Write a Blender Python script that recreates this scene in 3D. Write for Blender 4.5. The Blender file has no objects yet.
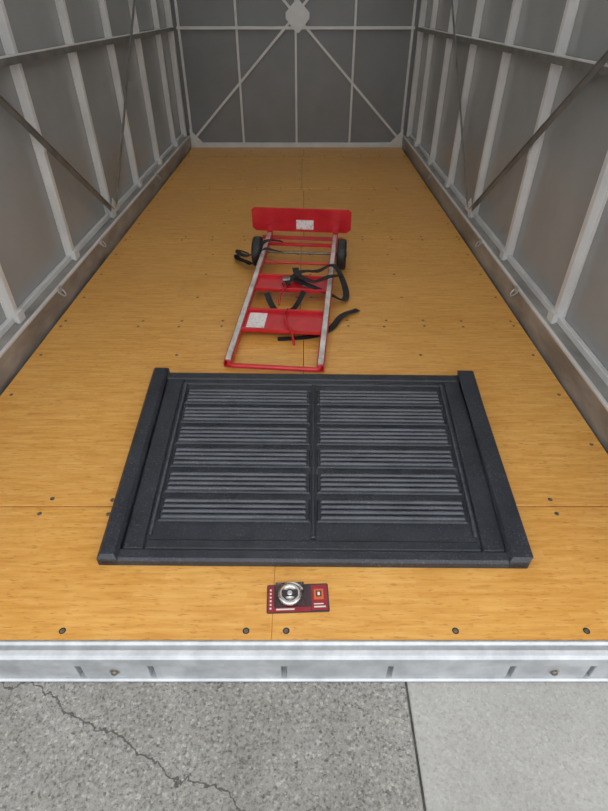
import bpy, math, random, bmesh
from mathutils import Vector, Matrix, Euler
random.seed(4)
S=bpy.context.scene
S.view_settings.view_transform='Standard'
S.view_settings.look='None'

# ------------------------------------------------------------ materials
def mat(name, col=(.5,.5,.5), rough=.5, metal=0.0):
    m=bpy.data.materials.new(name); m.use_nodes=True
    b=m.node_tree.nodes['Principled BSDF']
    b.inputs['Base Color'].default_value=(*col,1)
    b.inputs['Roughness'].default_value=rough
    b.inputs['Metallic'].default_value=metal
    return m
def N(m,t,**k):
    n=m.node_tree.nodes.new(t)
    for a,v in k.items(): setattr(n,a,v)
    return n
def L(m,a,b): m.node_tree.links.new(a,b)
def coords(m,scale):
    tc=N(m,'ShaderNodeTexCoord'); mp=N(m,'ShaderNodeMapping')
    mp.inputs['Scale'].default_value=scale
    L(m,tc.outputs['Object'],mp.inputs['Vector']); return mp.outputs['Vector']
def noise(m,scale,s=1.0,detail=4,rough=.6):
    n=N(m,'ShaderNodeTexNoise'); n.inputs['Scale'].default_value=s
    n.inputs['Detail'].default_value=detail; n.inputs['Roughness'].default_value=rough
    L(m,coords(m,scale),n.inputs['Vector']); return n.outputs['Fac']
def ramp(m,fac,stops):
    r=N(m,'ShaderNodeValToRGB'); e=r.color_ramp.elements
    e[0].position=stops[0][0]; e[0].color=(*stops[0][1],1)
    e[1].position=stops[-1][0]; e[1].color=(*stops[-1][1],1)
    for p,c in stops[1:-1]:
        x=e.new(p); x.color=(*c,1)
    L(m,fac,r.inputs['Fac']); return r.outputs['Color']
def mix(m,a,b,fac,mode='MIX'):
    n=N(m,'ShaderNodeMix',data_type='RGBA',blend_type=mode)
    for s,v in ((n.inputs[6],a),(n.inputs[7],b)):
        if isinstance(v,tuple): s.default_value=(*v,1)
        else: L(m,v,s)
    if isinstance(fac,(int,float)): n.inputs[0].default_value=fac
    else: L(m,fac,n.inputs[0])
    return n.outputs[2]
def math_(m,op,a,b=0.0,clamp=False):
    n=N(m,'ShaderNodeMath',operation=op,use_clamp=clamp)
    for i,v in enumerate((a,b)):
        if isinstance(v,(int,float)): n.inputs[i].default_value=v
        else: L(m,v,n.inputs[i])
    return n.outputs[0]
def P(m): return m.node_tree.nodes['Principled BSDF']
def bump(m,h,strength=.3,dist=.002):
    n=N(m,'ShaderNodeBump'); n.inputs['Strength'].default_value=strength; n.inputs['Distance'].default_value=dist
    L(m,h,n.inputs['Height']); L(m,n.outputs['Normal'],P(m).inputs['Normal'])
def noisy(name,c1,c2,rough,metal,scale,bmp=0.0,r2=None,lo=.35,hi=.65):
    m=mat(name,c1,rough,metal)
    f=noise(m,scale)
    L(m,ramp(m,f,[(lo,c1),(hi,c2)]),P(m).inputs['Base Color'])
    if r2 is not None:
        L(m,ramp(m,f,[(.3,(rough,)*3),(.7,(r2,)*3)]),P(m).inputs['Roughness'])
    if bmp: bump(m,f,bmp)
    return m
# bamboo plywood
wood=mat('bamboo_plywood',rough=.38)
f1=noise(wood,(7,75,1),detail=5); f2=noise(wood,(26,150,1),detail=3); f3=noise(wood,(1.2,1.6,1),detail=4)
br=N(wood,'ShaderNodeTexBrick'); L(wood,coords(wood,(1,1,1)),br.inputs['Vector'])
br.inputs['Scale'].default_value=1; br.inputs['Brick Width'].default_value=.16; br.inputs['Row Height'].default_value=.020
br.inputs['Mortar Size'].default_value=0; br.inputs['Color1'].default_value=(.64,.295,.055,1); br.inputs['Color2'].default_value=(.77,.42,.115,1)
br.inputs['Bias'].default_value=0
c=mix(wood,br.outputs['Color'],ramp(wood,f1,[(.3,(.56,.245,.04)),(.5,(.71,.365,.082)),(.7,(.82,.48,.15))]),.6)
c=mix(wood,c,(.42,.18,.035),ramp(wood,f2,[(.57,(0,0,0)),(.67,(.6,.6,.6))]))
c=mix(wood,c,ramp(wood,f3,[(.3,(.88,.83,.76)),(.7,(1.0,1.0,1.0))]),.8,'MULTIPLY')
L(wood,c,P(wood).inputs['Base Color'])
L(wood,ramp(wood,f3,[(.3,(.28,)*3),(.7,(.42,)*3)]),P(wood).inputs['Roughness'])
bump(wood,f1,.10,.001)
galv=noisy('galvanised_steel',(.42,.44,.46),(.58,.60,.62),.36,.5,(14,14,14),.1,.5)
galvf=noisy('galvanised_post',(.62,.62,.62),(.72,.72,.71),.42,.2,(5,5,5),0,.55)
brace=noisy('dull_steel_brace',(.15,.15,.145),(.23,.225,.21),.45,.3,(10,10,10))
railm=noisy('weathered_rail_steel',(.22,.21,.20),(.42,.40,.37),.42,.35,(6,3,8),.1,.6)
panelm=noisy('grey_wall_panel',(.285,.295,.30),(.325,.335,.34),.24,0,(2,2,2))
panelb=noisy('grey_end_panel',(.19,.195,.20),(.22,.225,.23),.36,0,(2,2,2))
dark=mat('dark_gap',(.012,.012,.012),.9)
dirt=noisy('joint_filler',(.04,.038,.035),(.10,.095,.085),.95,0,(40,40,40))
black=noisy('black_rubber',(.012,.012,.013),(.022,.022,.024),.6,0,(30,30,30))
web=noisy('black_webbing',(.008,.008,.009),(.02,.02,.022),.8,0,(200,200,200))
red=noisy('red_paint',(.46,.010,.018),(.58,.02,.028),.30,0,(12,12,12))
rust=noisy('worn_channel',(.45,.42,.40),(.75,.73,.70),.38,.5,(20,12,20))
label=noisy('paper_label',(.8,.77,.75),(.5,.45,.45),.5,0,(60,260,60),lo=.5,hi=.62)
def plastic(name,c1,c2,dust,scale):
    m=mat(name,c1,.4)
    f=noise(m,scale); g=noise(m,(1,1,1),s=160,detail=4,rough=.7); k=noise(m,(1,1,1),s=5,detail=5)
    c=ramp(m,f,[(.35,c1),(.65,c2)])
    msk=math_(m,'MULTIPLY',ramp(m,g,[(.55,(0,0,0)),(.66,(1,1,1))]),ramp(m,k,[(.35,(.15,.15,.15)),(.7,(.9,.9,.9))]))
    L(m,mix(m,c,dust,msk),P(m).inputs['Base Color'])
    L(m,ramp(m,k,[(.3,(.33,)*3),(.7,(.52,)*3)]),P(m).inputs['Roughness'])
    bump(m,g,.35,.002); return m
matm=plastic('moulded_black_plastic',(.014,.017,.024),(.025,.029,.038),(.12,.125,.135),(11,11,11))
ribm=plastic('pale_rib_plastic',(.034,.038,.047),(.072,.078,.092),(.16,.165,.18),(8,60,8))  # streaky blue-grey for the ribs, paler than the mat body
cardr=mat('red_card',(.27,.02,.03),.4); cardk=mat('black_card',(.05,.03,.035),.4)
orange=mat('orange_print',(.60,.12,.03),.4); cream=mat('pale_print',(.7,.66,.58),.4)
chrome=noisy('polished_steel',(.6,.6,.6),(.8,.8,.8),.2,1,(20,20,20))
clear=mat('clear_plastic',(1,1,1),.08); P(clear).inputs['Transmission Weight'].default_value=1; P(clear).inputs['IOR'].default_value=1.15
boltm=noisy('screw_head',(.10,.09,.08),(.25,.22,.18),.4,.7,(90,90,90))
roofm=bpy.data.materials.new('frosted_roof_sheet'); roofm.use_nodes=True
nt=roofm.node_tree; nt.nodes.clear()
o=nt.nodes.new('ShaderNodeOutputMaterial'); t=nt.nodes.new('ShaderNodeBsdfTranslucent'); d=nt.nodes.new('ShaderNodeBsdfDiffuse'); x=nt.nodes.new('ShaderNodeMixShader')
t.inputs[0].default_value=(.9,.9,.88,1); d.inputs[0].default_value=(.8,.8,.78,1); x.inputs[0].default_value=.58
nt.links.new(d.outputs[0],x.inputs[1]); nt.links.new(t.outputs[0],x.inputs[2]); nt.links.new(x.outputs[0],o.inputs[0])

# concrete
def concrete(name,c1,c2,speck,crack):
    m=mat(name,rough=.85)
    a=noise(m,(1,1,1),s=5,detail=6); b=noise(m,(1,1,1),s=120,detail=6,rough=.8)
    v=N(m,'ShaderNodeTexVoronoi'); v.inputs['Scale'].default_value=170; L(m,coords(m,(1,1,1)),v.inputs['Vector'])
    vs=N(m,'ShaderNodeSeparateColor'); L(m,v.outputs['Color'],vs.inputs[0])
    c=ramp(m,a,[(.3,c1),(.7,c2)])
    c=mix(m,c,ramp(m,b,[(.36,(.22,.21,.20)),(.45,(.88,.88,.88)),(.70,(1.35,1.34,1.31))]),speck,'MULTIPLY')
    c=mix(m,c,ramp(m,vs.outputs[0],[(.0,(.5,.48,.44)),(.22,(1,1,1)),(.8,(1,1,1)),(1.0,(1.6,1.58,1.54))]),speck*.85,'MULTIPLY')
    if crack:
        st=noise(m,(1,1,1),s=2.2,detail=5)
        c=mix(m,c,ramp(m,st,[(.38,(.80,.79,.77)),(.55,(1,1,1))]),.8,'MULTIPLY')
        sp=N(m,'ShaderNodeSeparateXYZ'); L(m,coords(m,(1,1,1)),sp.inputs[0])
        X,Y=sp.outputs[0],sp.outputs[1]
        w=noise(m,(1,1,1),s=6,detail=5,rough=.6)
        for (sx,of,am,th) in ((-.42,.28,.22,.0040),):
            e=math_(m,'SUBTRACT',Y,math_(m,'ADD',math_(m,'MULTIPLY',X,sx),math_(m,'ADD',math_(m,'MULTIPLY',w,am),of-am/2)))
            k=math_(m,'LESS_THAN',math_(m,'ABSOLUTE',e),math_(m,'MULTIPLY',b,th*1.5))
            c=mix(m,c,(.06,.055,.05),math_(m,'MULTIPLY',k,.8))
    L(m,c,P(m).inputs['Base Color']); bump(m,b,.8 if crack else .3,.006)
    return m
conc1=concrete('rough_concrete',(.29,.282,.262),(.35,.34,.318),.9,True)
conc2=concrete('smooth_concrete',(.33,.322,.302),(.39,.38,.36),.28,False)

# ------------------------------------------------------------ mesh builder
class MB:
    def __init__(s): s.v=[]; s.f=[]; s.mi=[]; s.sm=[]; s.mats=[]
    def _m(s,m):
        if m not in s.mats: s.mats.append(m)
        return s.mats.index(m)
    def add(s,vs,fs,m,M=None,smooth=False):
        o=len(s.v); k=s._m(m)
        for p in vs:
            p=Vector(p); s.v.append(M@p if M else p)
        for f in fs: s.f.append([o+i for i in f]); s.mi.append(k); s.sm.append(smooth)
    def box(s,a,b,m,M=None,bv=0.0):
        x0,y0,z0=[min(a[i],b[i]) for i in range(3)]; x1,y1,z1=[max(a[i],b[i]) for i in range(3)]
        if bv<=0:
            s.add([(x0,y0,z0),(x1,y0,z0),(x1,y1,z0),(x0,y1,z0),(x0,y0,z1),(x1,y0,z1),(x1,y1,z1),(x0,y1,z1)],
              [(0,3,2,1),(4,5,6,7),(0,1,5,4),(1,2,6,5),(2,3,7,6),(3,0,4,7)],m,M)
        else:
            i=bv
            s.add([(x0,y0,z0),(x1,y0,z0),(x1,y1,z0),(x0,y1,z0),(x0,y0,z1-i),(x1,y0,z1-i),(x1,y1,z1-i),(x0,y1,z1-i),
                   (x0+i,y0+i,z1),(x1-i,y0+i,z1),(x1-i,y1-i,z1),(x0+i,y1-i,z1)],
              [(0,3,2,1),(8,9,10,11),(0,1,5,4),(1,2,6,5),(2,3,7,6),(3,0,4,7),(4,5,9,8),(5,6,10,9),(6,7,11,10),(7,4,8,11)],m,M)
    def prism(s,poly,z0,z1,m,M=None):
        n=len(poly); vs=[(*p,z0) for p in poly]+[(*p,z1) for p in poly]
        s.add(vs,[tuple(range(n-1,-1,-1)),tuple(range(n,2*n))]+[(i,(i+1)%n,n+(i+1)%n,n+i) for i in range(n)],m,M)
    def profx(s,prof,x0,x1,m,M=None):
        n=len(prof); vs=[(x0,*p) for p in prof]+[(x1,*p) for p in prof]
        s.add(vs,[tuple(range(n-1,-1,-1)),tuple(range(n,2*n))]+[(i,(i+1)%n,n+(i+1)%n,n+i) for i in range(n)],m,M)
    def bar(s,p,q,w,t,nrm,m):
        p,q=Vector(p),Vector(q); d=(q-p); l=d.length; d.normalize(); n=Vector(nrm).normalized(); u=n.cross(d).normalized()
        M=Matrix([[u[i],d[i],n[i],p[i]] for i in range(3)]+[[0,0,0,1]])
        s.box((-w/2,0,0),(w/2,l,t),m,M)
    def tube(s,pts,r,m,n=10,M=None,closed=False):
        pts=[Vector(p) for p in pts]; k=len(pts); vs=[]; T=[]
        for i in range(k):
            a=pts[(i-1)%k] if (closed or i>0) else pts[i]; b=pts[(i+1)%k] if (closed or i<k-1) else pts[i]
            T.append((b-a).normalized())
        u=T[0].orthogonal().normalized()
        for i in range(k):
            u=(u-T[i]*u.dot(T[i])).normalized(); w=T[i].cross(u)
            for j in range(n):
                a=2*math.pi*j/n; vs.append(pts[i]+u*math.cos(a)*r+w*math.sin(a)*r)
        fs=[]
        for i in range(k if closed else k-1):
            for j in range(n):
                i2=(i+1)%k; fs.append((i*n+j,i*n+(j+1)%n,i2*n+(j+1)%n,i2*n+j))
        s.add(vs,fs,m,M,True)
        if not closed:
            s.add(vs[:n],[tuple(range(n-1,-1,-1))],m,M); s.add(vs[-n:],[tuple(range(n))],m,M)
    def lathe(s,prof,m,M,n=32):
        vs=[];k=len(prof)
        for r,z in prof:
            for j in range(n):
                a=2*math.pi*j/n; vs.append((r*math.cos(a),r*math.sin(a),z))
        fs=[(i*n+j,i*n+(j+1)%n,(i+1)*n+(j+1)%n,(i+1)*n+j) for i in range(k-1) for j in range(n)]
        s.add(vs,fs,m,M,True)
        s.add(vs[:n],[tuple(range(n-1,-1,-1))],m,M); s.add(vs[-n:],[tuple(range(n))],m,M)
    def ribbon(s,pts,w,t,m,M=None,up=(0,0,1)):
        P_=[Vector(p) for p in pts]; P_=[P_[0]]+P_+[P_[-1]]; out=[]
        for i in range(1,len(P_)-2):
            for k in range(8):
                q=k/8; a,b,c,d=P_[i-1],P_[i],P_[i+1],P_[i+2]
                out.append(.5*((2*b)+(c-a)*q+(2*a-5*b+4*c-d)*q*q+(3*b-a-3*c+d)*q**3))
        out.append(P_[-2]); vs=[]; side=None
        for i,p in enumerate(out):
            T=(out[min(i+1,len(out)-1)]-out[max(i-1,0)]).normalized()
            sd=T.cross(Vector(up))
            if sd.length<.15 and side is not None: sd=side
            sd.normalize()
            if side is not None:
                if sd.dot(side)<0: sd=-sd
                sd=(sd*.5+side*.5).normalized()
            side=sd; n=sd.cross(T).normalized()
            vs+= [p-sd*w/2-n*t/2,p+sd*w/2-n*t/2,p+sd*w/2+n*t/2,p-sd*w/2+n*t/2]
        k=len(out); fs=[(3,2,1,0),tuple(4*(k-1)+j for j in range(4))]
        for i in range(k-1):
            for j in range(4): fs.append((4*i+j,4*i+(j+1)%4,4*i+4+(j+1)%4,4*i+4+j))
        s.add(vs,fs,m,M)
    def obj(s,name,parent=None,bevel=0,M=None):
        me=bpy.data.meshes.new(name); me.from_pydata([tuple(v) for v in s.v],[],s.f)
        for m in s.mats: me.materials.append(m)
        for i,p in enumerate(me.polygons): p.material_index=s.mi[i]; p.use_smooth=s.sm[i]
        me.update()
        bm=bmesh.new(); bm.from_mesh(me); bmesh.ops.recalc_face_normals(bm,faces=bm.faces); bm.to_mesh(me); bm.free()
        ob=bpy.data.objects.new(name,me); bpy.context.collection.objects.link(ob)
        if M: ob.matrix_world=M
        if parent: ob.parent=parent
        if bevel:
            b=ob.modifiers.new('bevel','BEVEL'); b.width=bevel; b.segments=2; b.limit_method='ANGLE'; b.angle_limit=math.radians(40)
        return ob
def empty(name,M=None):
    e=bpy.data.objects.new(name,None); bpy.context.collection.objects.link(e); e.empty_display_size=.1
    if M: e.matrix_world=M
    return e
def Tr(x,y,z): return Matrix.Translation((x,y,z))

XL,XR,YF,YB,ZT=-1.30,1.13,.66,6.45,2.45
# ------------------------------------------------------------ ground
GZ=-.13
b=MB(); b.box((-9,-8,GZ-.12),(.271,12,GZ),conc1,bv=.003); b.box((.277,-8,GZ-.12),(9,12,GZ),conc2,bv=.003); b.box((-9,-8,GZ-.16),(9,12,GZ-.12),dirt)
b.box((.268,-8,GZ-.12),(.280,12,GZ-.005),dirt)
b.obj('ground')
# ------------------------------------------------------------ floor sheets
b=MB(); ys=[YF,1.11,2.33,3.55,4.78,6.0,YB]
b.box((XL-.08,YF,-.05),(XR+.08,YB+.02,-.020),dark)
for r in range(6):
    sx=-.085 if r==0 else (-.002 if r%2 else -.02)
    g=.0018+.0004*r
    for a,c_ in ((XL+.016,sx),(sx,XR-.012)):
        gx=.0012 if r else .0002
        b.box((a+gx,ys[r]+(g*1.3 if r else 0),-.019),(c_-gx,ys[r+1]-g*1.3,0),wood,bv=.0012)
def screw(x,y,r=.0075):
    b.lathe([(r,0),(r,.0010),(r*.8,.0016),(r*.35,.0008)],boltm,Tr(x,y,0),12)
for x in (-.638,-.153,-.047,.40,.746,-1.05,1.0):
    screw(x,.686,.006); b.lathe([(.0090,0.0),(.0090,.0004),(.008,.0005)],dark,Tr(x,.686,0),16)
for r in range(1,6):
    for x in (-1.24,-.85,-.64,-.42,-.22,-.04,.04,.22,.42,.62,.82,1.08):
        for dy in (-.03,.03): screw(x+random.uniform(-.01,.01),ys[r]+dy+random.uniform(-.005,.005))
    for yy in (ys[r]+.30,ys[r]+.61,ys[r]+.92):
        if yy<YB-.1:
            for x in (-1.24,1.08,-.6,.55,-.04,.04): 
                if abs(x)<.1 and yy<2.2: continue
                screw(x,yy)
b.obj('floor')
# ------------------------------------------------------------ front sill
b=MB()
x0,x1=XL-.14,XR+.14
b.profx([(YF,-.045),(YF,.003),(.654,.004),(.648,-.001),(.634,.001),(.622,-.002),(.615,-.010),(.614,-.045)],x0,x1,galv)
b.box((x0,.644,-.118),(x1,.66,-.045),railm)
b.profx([(.66,-.127),(.66,-.119),(.616,-.119),(.610,-.123),(.612,-.127)],x0,x1,galv)
for a,c_ in ((-1.36,-.93),(-.91,-.60),(-.585,-.41),(-.395,-.06),(-.045,.22),(.235,.54),(.555,.75),(.765,1.2)):
    b.box((a,.620,-.119),(c_,.645,-.050),galv)
for xx in (.66,-.5):
    b.lathe([(.014,0),(.014,.002)],railm,Tr(xx,.621,-.085)@Matrix.Rotation(math.pi/2,4,'X'),20)
    b.lathe([(.010,0),(.010,.007),(.006,.010)],boltm,Tr(xx,.621,-.085)@Matrix.Rotation(math.pi/2,4,'X'),6)
b.obj('trim_front',bevel=.003)
# ------------------------------------------------------------ side walls
posts=[YF+.03,1.40,2.14,2.89,3.64,4.39,5.14,5.89]
def side(name,xf,sg,k):
    X=lambda d: xf+sg*d
    b=MB(); b.box((X(.085),YF,-.1),(X(.10),YB+.05,ZT),panelm); w=b.obj(name)
    b=MB()
    b.box((X(0),YF,-.10),(X(.084),YB,.12),railm)
    b.box((X(.060),YF,.12),(X(.084),YB,.15),galvf)
    b.box((X(-.003),YF,.110),(X(.012),YB,.124),galvf)
    b.obj('trim_bottom_'+k,w,.003)
    b=MB()
    for i,y in enumerate(posts):
        b.box((X(.079),y-.030,.12),(X(.0845),y+.030,ZT),galvf)
        b.box((X(.044),y-.017,.12),(X(.079),y-.012,ZT),galvf)
        b.box((X(.044),y+.012,.12),(X(.079),y+.017,ZT),galvf)
        b.box((X(.044),y-.012,.12),(X(.048),y+.012,ZT),galvf)
        b.box((X(.028),y-.03,.121),(X(.0445),y+.03,.17),galvf)
    b.box((X(.030),YB-.05,.0),(X(.0845),YB,ZT),galvf)
    b.obj('uprights',w,.0015)
    b=MB()
    b.box((X(.026),YF,1.080),(X(.043),YB,1.110),brace)
    b.box((X(.026),YF,1.110),(X(.060),YB,1.115),galvf)
    b.box((X(.03),YF,ZT-.08),(X(.084),YB,ZT),galvf)
    n=(-sg,0,0)
    for (p,q) in (((3.62,.16),(.70,2.40)),((3.66,.16),(6.40,2.40))):
        b.bar((X(.026),*p),(X(.026),*q),.034,.004,n,brace)
        b.bar((X(.026),p[0],p[1]+.021),(X(.026),q[0],q[1]+.021),.004,.010,n,brace)
    for s_ in (1,-1):
        b.prism([(0,0),(s_*.10,0),(.0,.10)],0,.004,galvf,Matrix([[0,0,-sg,X(.024)],[1,0,0,3.64],[0,1,0,.15],[0,0,0,1]]))
    b.obj('braces',w,.001)
    b=MB()
    for y in (2.5,3.2,4.8):
        b.box((X(-.006),y-.02,.095),(X(.0),y+.02,.125),galv)
        b.tube([(X(-.008-.018*abs(math.sin(a))),y+.02*math.cos(a),.100-.025*abs(math.sin(a))) for a in [math.pi*i/12 for i in range(13)]],.0035,galv,8)
    b.obj('tie_rings',w)
    b=MB()
    for y,z in (((2.89,.70),) if sg<0 else ((2.89,.66),)):
        b.box((X(.040),y-.012,z),(X(.0445),y+.014,z+.05),label)
    b.obj('stickers',w)
    return w
side('wall_left',XL,-1,'left'); side('wall_right',XR,1,'right')
# ------------------------------------------------------------ back wall
xc=(XL+XR)/2
b=MB(); b.box((XL-.1,YB+.035,-.1),(XR+.1,YB+.05,ZT),panelb); wb=b.obj('wall_back')
b=MB()
b.box((XL-.08,YB+.002,-.05),(XR+.08,YB+.034,.045),galvf)
for x in (XL+.02,XL+.61,xc,XR-.61,XR-.02): b.box((x-.011,YB+.004,.045),(x+.011,YB+.034,ZT),galvf)
b.box((XL,YB+.0,1.092),(XR,YB+.03,1.118),galvf)
b.box((XL-.08,YB,ZT-.08),(XR+.08,YB+.034,ZT),galvf)
C=(xc,YB-.002,1.21)
for cx,cz in ((XL+.02,.06),(XR-.02,.06),(XL+.02,ZT-.05),(XR-.02,ZT-.05)):
    b.bar(C,(cx,YB-.002,cz),.024,.004,(0,-1,0),galvf)
Mb=Matrix([[1,0,0,xc+.02],[0,0,-1,YB-.006],[0,1,0,1.20],[0,0,0,1]])
b.prism([(-.015,-.135),(.015,-.135),(.12,-.02),(.12,.03),(.015,.13),(-.015,.13),(-.12,.03),(-.12,-.02)],0,.005,galvf,Mb)
for sx,x in ((1,XL+.005),(-1,XR-.005)):
    b.prism([(0,0),(sx*.16,0),(0,.16)],0,.004,galvf,Matrix([[1,0,0,x],[0,0,-1,YB-.007],[0,1,0,.03],[0,0,0,1]]))
b.obj('end_frame',wb,.001)
# ------------------------------------------------------------ roof
b=MB(); b.box((XL-.1,YF,ZT+.0005),(XR+.1,YB+.05,ZT+.01),roofm); b.obj('ceiling')

# ------------------------------------------------------------ tailgate mat
def lerp(a,b_,t): return a+(b_-a)*t
fy,by=.885,1.875
def mp(u,v):
    y=lerp(fy,by,v); xl=lerp(-.605,-.665,v); xr=lerp(.655,.745,v)
    y+= -.012*(u*.5+.5)*(1-v) - .025*(u*.5+.5)*v
    return (lerp(xl,xr,(u+1)/2),y)
e=empty('tailgate_mat')
def slab(b,u0,u1,v0,v1,z0,z1,m,ch=.004):
    q=[mp(u0,v0),mp(u1,v0),mp(u1,v1),mp(u0,v1)]
    cx=sum(p[0] for p in q)/4; cy=sum(p[1] for p in q)/4
    ins=[(p[0]-math.copysign(ch,p[0]-cx),p[1]-math.copysign(ch,p[1]-cy)) for p in q]
    vs=[(*p,z0) for p in q]+[(*p,z1-ch) for p in q]+[(*p,z1) for p in ins]
    fs=[(3,2,1,0),(8,9,10,11)]
    for a in (0,4):
        for i in range(4): fs.append((a+i,a+(i+1)%4,a+4+(i+1)%4,a+4+i))
    b.add(vs,fs,m)
b=MB()
slab(b,-.985,.985,.0,.985,.001,.014,matm)
slab(b,-.985,.985,0.0,.045,.010,.030,matm,.008)
slab(b,-.985,.985,.935,.985,.010,.022,matm,.005)
slab(b,-1,-.905,0,1.0,.001,.042,matm,.011)
slab(b,.905,1,0,1.0,.001,.042,matm,.011)
slab(b,-.905,-.80,.045,.935,.010,.021,matm,.006)
slab(b,.80,.905,.045,.935,.010,.021,matm,.006)
slab(b,-.80,.80,.045,.085,.010,.021,matm,.006)
slab(b,-.80,.80,.90,.935,.010,.020,matm,.005)
b.obj('body',e,.002)
b=MB()
rows=6; v0=.155; v1=.885; pitch=(v1-v0)/rows
for r in range(rows):
    a=v0+r*pitch
    for (u0,u1) in ((-.765,-.015),(.021,.765)):
        slab(b,u0,u1,a,a+pitch*.78,.012,.0190,matm,.004)
        n=4; w=pitch*.72/n
        for k in range(n):
            slab(b,u0+.018,u1-.018,a+.004+k*w,a+.004+k*w+w*.64,.017,.0330,ribm,.0046)
b.obj('ribs',e)
b=MB(); slab(b,-.007,.013,.09,.90,.012,.024,matm,.003)
slab(b,-.785,-.775,.10,.90,.012,.024,ribm,.002); slab(b,.775,.785,.10,.90,.012,.024,ribm,.002)
b.obj('centre_spine',e)

# ------------------------------------------------------------ appliance hand truck
Mh=Matrix.Translation((-.137,1.900,.022))@Euler((0,0,math.radians(-5.4)),'XYZ').to_matrix().to_4x4()@Matrix.Rotation(math.radians(4.6),4,'X')
h=empty('hand_truck')
Ln=1.365; W=.210
b=MB()
for s in (-1,1):
    x=s*W
    b.box((x-.017,.0,-.016),(x+.017,Ln,-.012),red,Mh)
    b.box((x-.017,.0,-.016),(x-.013,Ln,.012),red,Mh); b.box((x+.013,.0,-.016),(x+.017,Ln,.012),red,Mh)
    b.box((x-.0125,.02,.004),(x+.0125,Ln-.02,.018),rust,Mh)
b.obj('side_rails',h,.0015)
b=MB()
arc=[(-W,.06,-.002),(-W,.02,-.002),(-W+.008,.0,-.002),(-W+.025,-.004,-.002),(W-.025,-.004,-.002),(W-.008,0,-.002),(W,.02,-.002),(W,.06,-.002)]
b.tube(arc,.011,red,12,Mh)
b.tube([(-.215,1.02,-.02),(.215,1.02,-.02)],.008,red,10,Mh)
b.obj('handle',h)
b=MB()
for s0,s1 in ((.27,.46),(.66,.82)):
    b.box((-W+.012,s0,-.008),(W-.012,s1,-.004),red,Mh)
    b.box((-W+.012,s0,-.008),(W-.012,s0+.012,.012),red,Mh); b.box((-W+.012,s1-.012,-.008),(W-.012,s1,.012),red,Mh)
b.box((-W+.012,1.22,-.012),(W-.012,1.25,.0),red,Mh)
b.box((-W+.03,.30,-.004),(-W+.12,.435,-.0025),label,Mh)
b.obj('cross_plates',h,.0015)
b=MB()
b.prism([(-.29,0),(.29,0),(.315,.02),(.315,.135),(.295,.15),(-.295,.15),(-.315,.135),(-.315,.02)],0,.006,red,Mh@Matrix([[1,0,0,-.008],[0,0,-1,Ln+.008],[0,1,0,.018],[0,0,0,1]]))
b.box((-.26,Ln-.04,-.018),(.26,Ln+.006,-.012),red,Mh)
for s in (-1,1): b.box((s*W-.017,Ln-.006,-.016),(s*W+.017,Ln+.006,.06),red,Mh)
b.box((-.04,Ln-.0005,.035),(.07,Ln+.0035,.095),label,Mh)
b.obj('toe_plate',h,.001)
b=MB()
wy=1.16; R=.090; wz=R-(.022+wy*math.sin(math.radians(4.6)))+.001
b.tube([(-.285,wy,wz),(.285,wy,wz)],.008,boltm,10,Mh)
for s in (-1,1):
    b.prism([(-.06,0),(.06,0),(.02,-.05),(-.02,-.05)],0,.005,red,Mh@Matrix([[0,0,1,s*W],[1,0,0,wy],[0,1,0,-.012],[0,0,0,1]]))
b.obj('axle',h)
for i,s in enumerate((-1,1)):
    b=MB(); Mw=Mh@Tr(s*.260,wy,wz)@Matrix.Rotation(math.pi/2,4,'Y')
    b.lathe([(R-.016,-.028),(R-.004,-.024),(R,-.014),(R,.014),(R-.004,.024),(R-.016,.028)],black,Mw,40)
    b.lathe([(.050,-.029),(.045,-.026),(.045,.026),(.050,.029)],boltm,Mw,24); b.lathe([(.014,-.034),(.014,.034)],boltm,Mw,16)
    b.obj('wheel_%d'%(i+1),h)
b=MB()
b.tube([(.01,.46,.012),(.0,.38,.03),(.02,.31,.035),(.055,.25,.02),(.075,.17,.0)],.006,red,8,Mh)
b.tube([(-.04,.72,.012),(-.02,.64,.03),(-.045,.58,.02),(-.04,.50,.012)],.006,red,8,Mh)
b.lathe([(.02,-.02),(.02,.02)],boltm,Mh@Tr(-.03,.755,.012)@Matrix.Rotation(math.pi/2,4,'Y'),20)
b.obj('ratchet_lever',h)
b=MB()
b.ribbon([(-.44,3.22,.012),(-.42,3.12,.03),(-.36,3.04,.04),(-.31,2.99,.05),(-.25,2.95,.15),(-.19,2.97,.145),(-.15,3.05,.10)],.036,.003,web)
b.ribbon([(-.36,3.24,.01),(-.42,3.20,.05),(-.40,3.08,.075),(-.33,3.02,.09),(-.235,3.05,.165),(-.14,3.12,.14)],.036,.003,web)
b.ribbon([(-.11,2.60,.09),(-.02,2.70,.12),(.08,2.76,.10),(.17,2.74,.14),(.23,2.66,.05),(.22,2.56,.02),(.12,2.55,.07),(.03,2.58,.095),(-.06,2.66,.10)],.036,.003,web)
b.ribbon([(-.05,2.78,.11),(-.03,2.66,.12),(.05,2.60,.11),(.14,2.62,.13),(.20,2.70,.10)],.036,.003,web)
b.ribbon([(-.13,2.17,.004),(-.02,2.18,.004),(.07,2.21,.004),(.14,2.27,.01),(.20,2.38,.02),(.29,2.46,.012)],.034,.003,web)
b.ribbon([(-.20,2.50,.09),(-.15,2.44,.02),(-.06,2.47,.01),(.0,2.52,.09)],.034,.003,web)
b.obj('strap',h)

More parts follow.
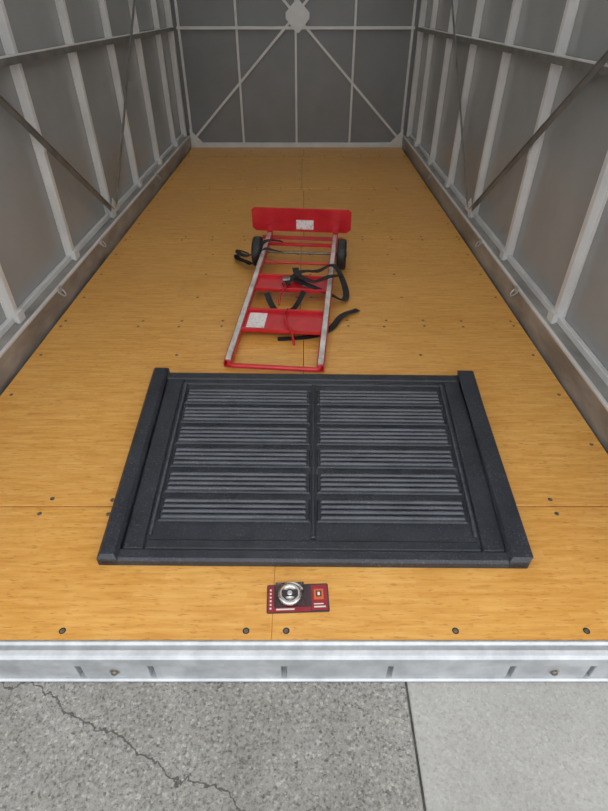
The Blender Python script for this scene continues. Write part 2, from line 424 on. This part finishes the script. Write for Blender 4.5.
# ------------------------------------------------------------ packaged disc padlock
pk=empty('padlock_package')
Mp=Tr(-.017,.779,.001)@Matrix.Rotation(math.radians(2),4,'Z')
b=MB()
b.prism([(-.083,-.043),(.083,-.043),(.086,-.04),(.086,.04),(.083,.043),(-.083,.043),(-.086,.04),(-.086,-.04)],0,.0015,cardk,Mp)
b.box((-.083,-.040,.0015),(-.066,.040,.0022),cardr,Mp)
b.box((-.066,-.040,.0015),(.035,-.027,.0022),cardr,Mp)
b.box((.038,-.038,.0015),(.082,.039,.0022),cardr,Mp)
b.box((.045,-.006,.0022),(.072,.026,.0028),orange,Mp); b.box((.051,.002,.0028),(.066,.020,.0032),cardk,Mp); b.box((.055,.006,.0032),(.062,.016,.0034),cream,Mp)
b.box((.044,-.030,.0022),(.076,-.026,.0028),cream,Mp); b.box((.044,-.021,.0022),(.070,-.018,.0028),cream,Mp)
for k in range(6): b.box((-.078,-.032+k*.011,.0022),(-.073,-.027+k*.011,.0026),cream,Mp)
b.box((-.060,-.035,.0022),(-.01,-.031,.0028),cream,Mp)
b.obj('card',pk)
b=MB(); Ml=Mp@Tr(-.022,.006,.003)
b.lathe([(.030,0),(.033,.003),(.033,.012),(.030,.015),(.022,.0155),(.020,.0135),(.010,.0135),(.009,.016),(.004,.016)],chrome,Ml,36)
b.box((-.022,-.010,.0136),(.022,.010,.0162),cardk,Ml)
b.lathe([(.008,.016),(.008,.0185),(.006,.019)],chrome,Ml,20)
b.tube([(.033*math.cos(a)*.9+.004,.012+.022*math.sin(a),.007) for a in [math.pi*i/12 for i in range(13)]],.004,chrome,8,Ml)
b.obj('disc_lock',pk)
b=MB()
b.box((-.062,-.027,.0022),(.018,.042,.021),clear,Mp,bv=.006)
b.obj('blister',pk)

# ------------------------------------------------------------ light
w=bpy.data.worlds.new('overcast'); S.world=w; w.use_nodes=True
bg=w.node_tree.nodes['Background']; bg.inputs[0].default_value=(.96,.98,1,1); bg.inputs[1].default_value=1.7
su=bpy.data.lights.new('sun','SUN'); su.energy=.6; su.angle=math.radians(60); so=bpy.data.objects.new('sun',su)
so.rotation_euler=(math.radians(45),0,math.radians(14)); bpy.context.collection.objects.link(so)
# ------------------------------------------------------------ camera
cd=bpy.data.cameras.new('camera'); cd.sensor_fit='VERTICAL'; cd.sensor_height=24; cd.lens=24*509/811; cd.clip_start=.02
co=bpy.data.objects.new('camera',cd); co.location=(0,0,1.3); co.rotation_euler=(math.radians(90-38.3),0,0)
bpy.context.collection.objects.link(co); S.camera=co
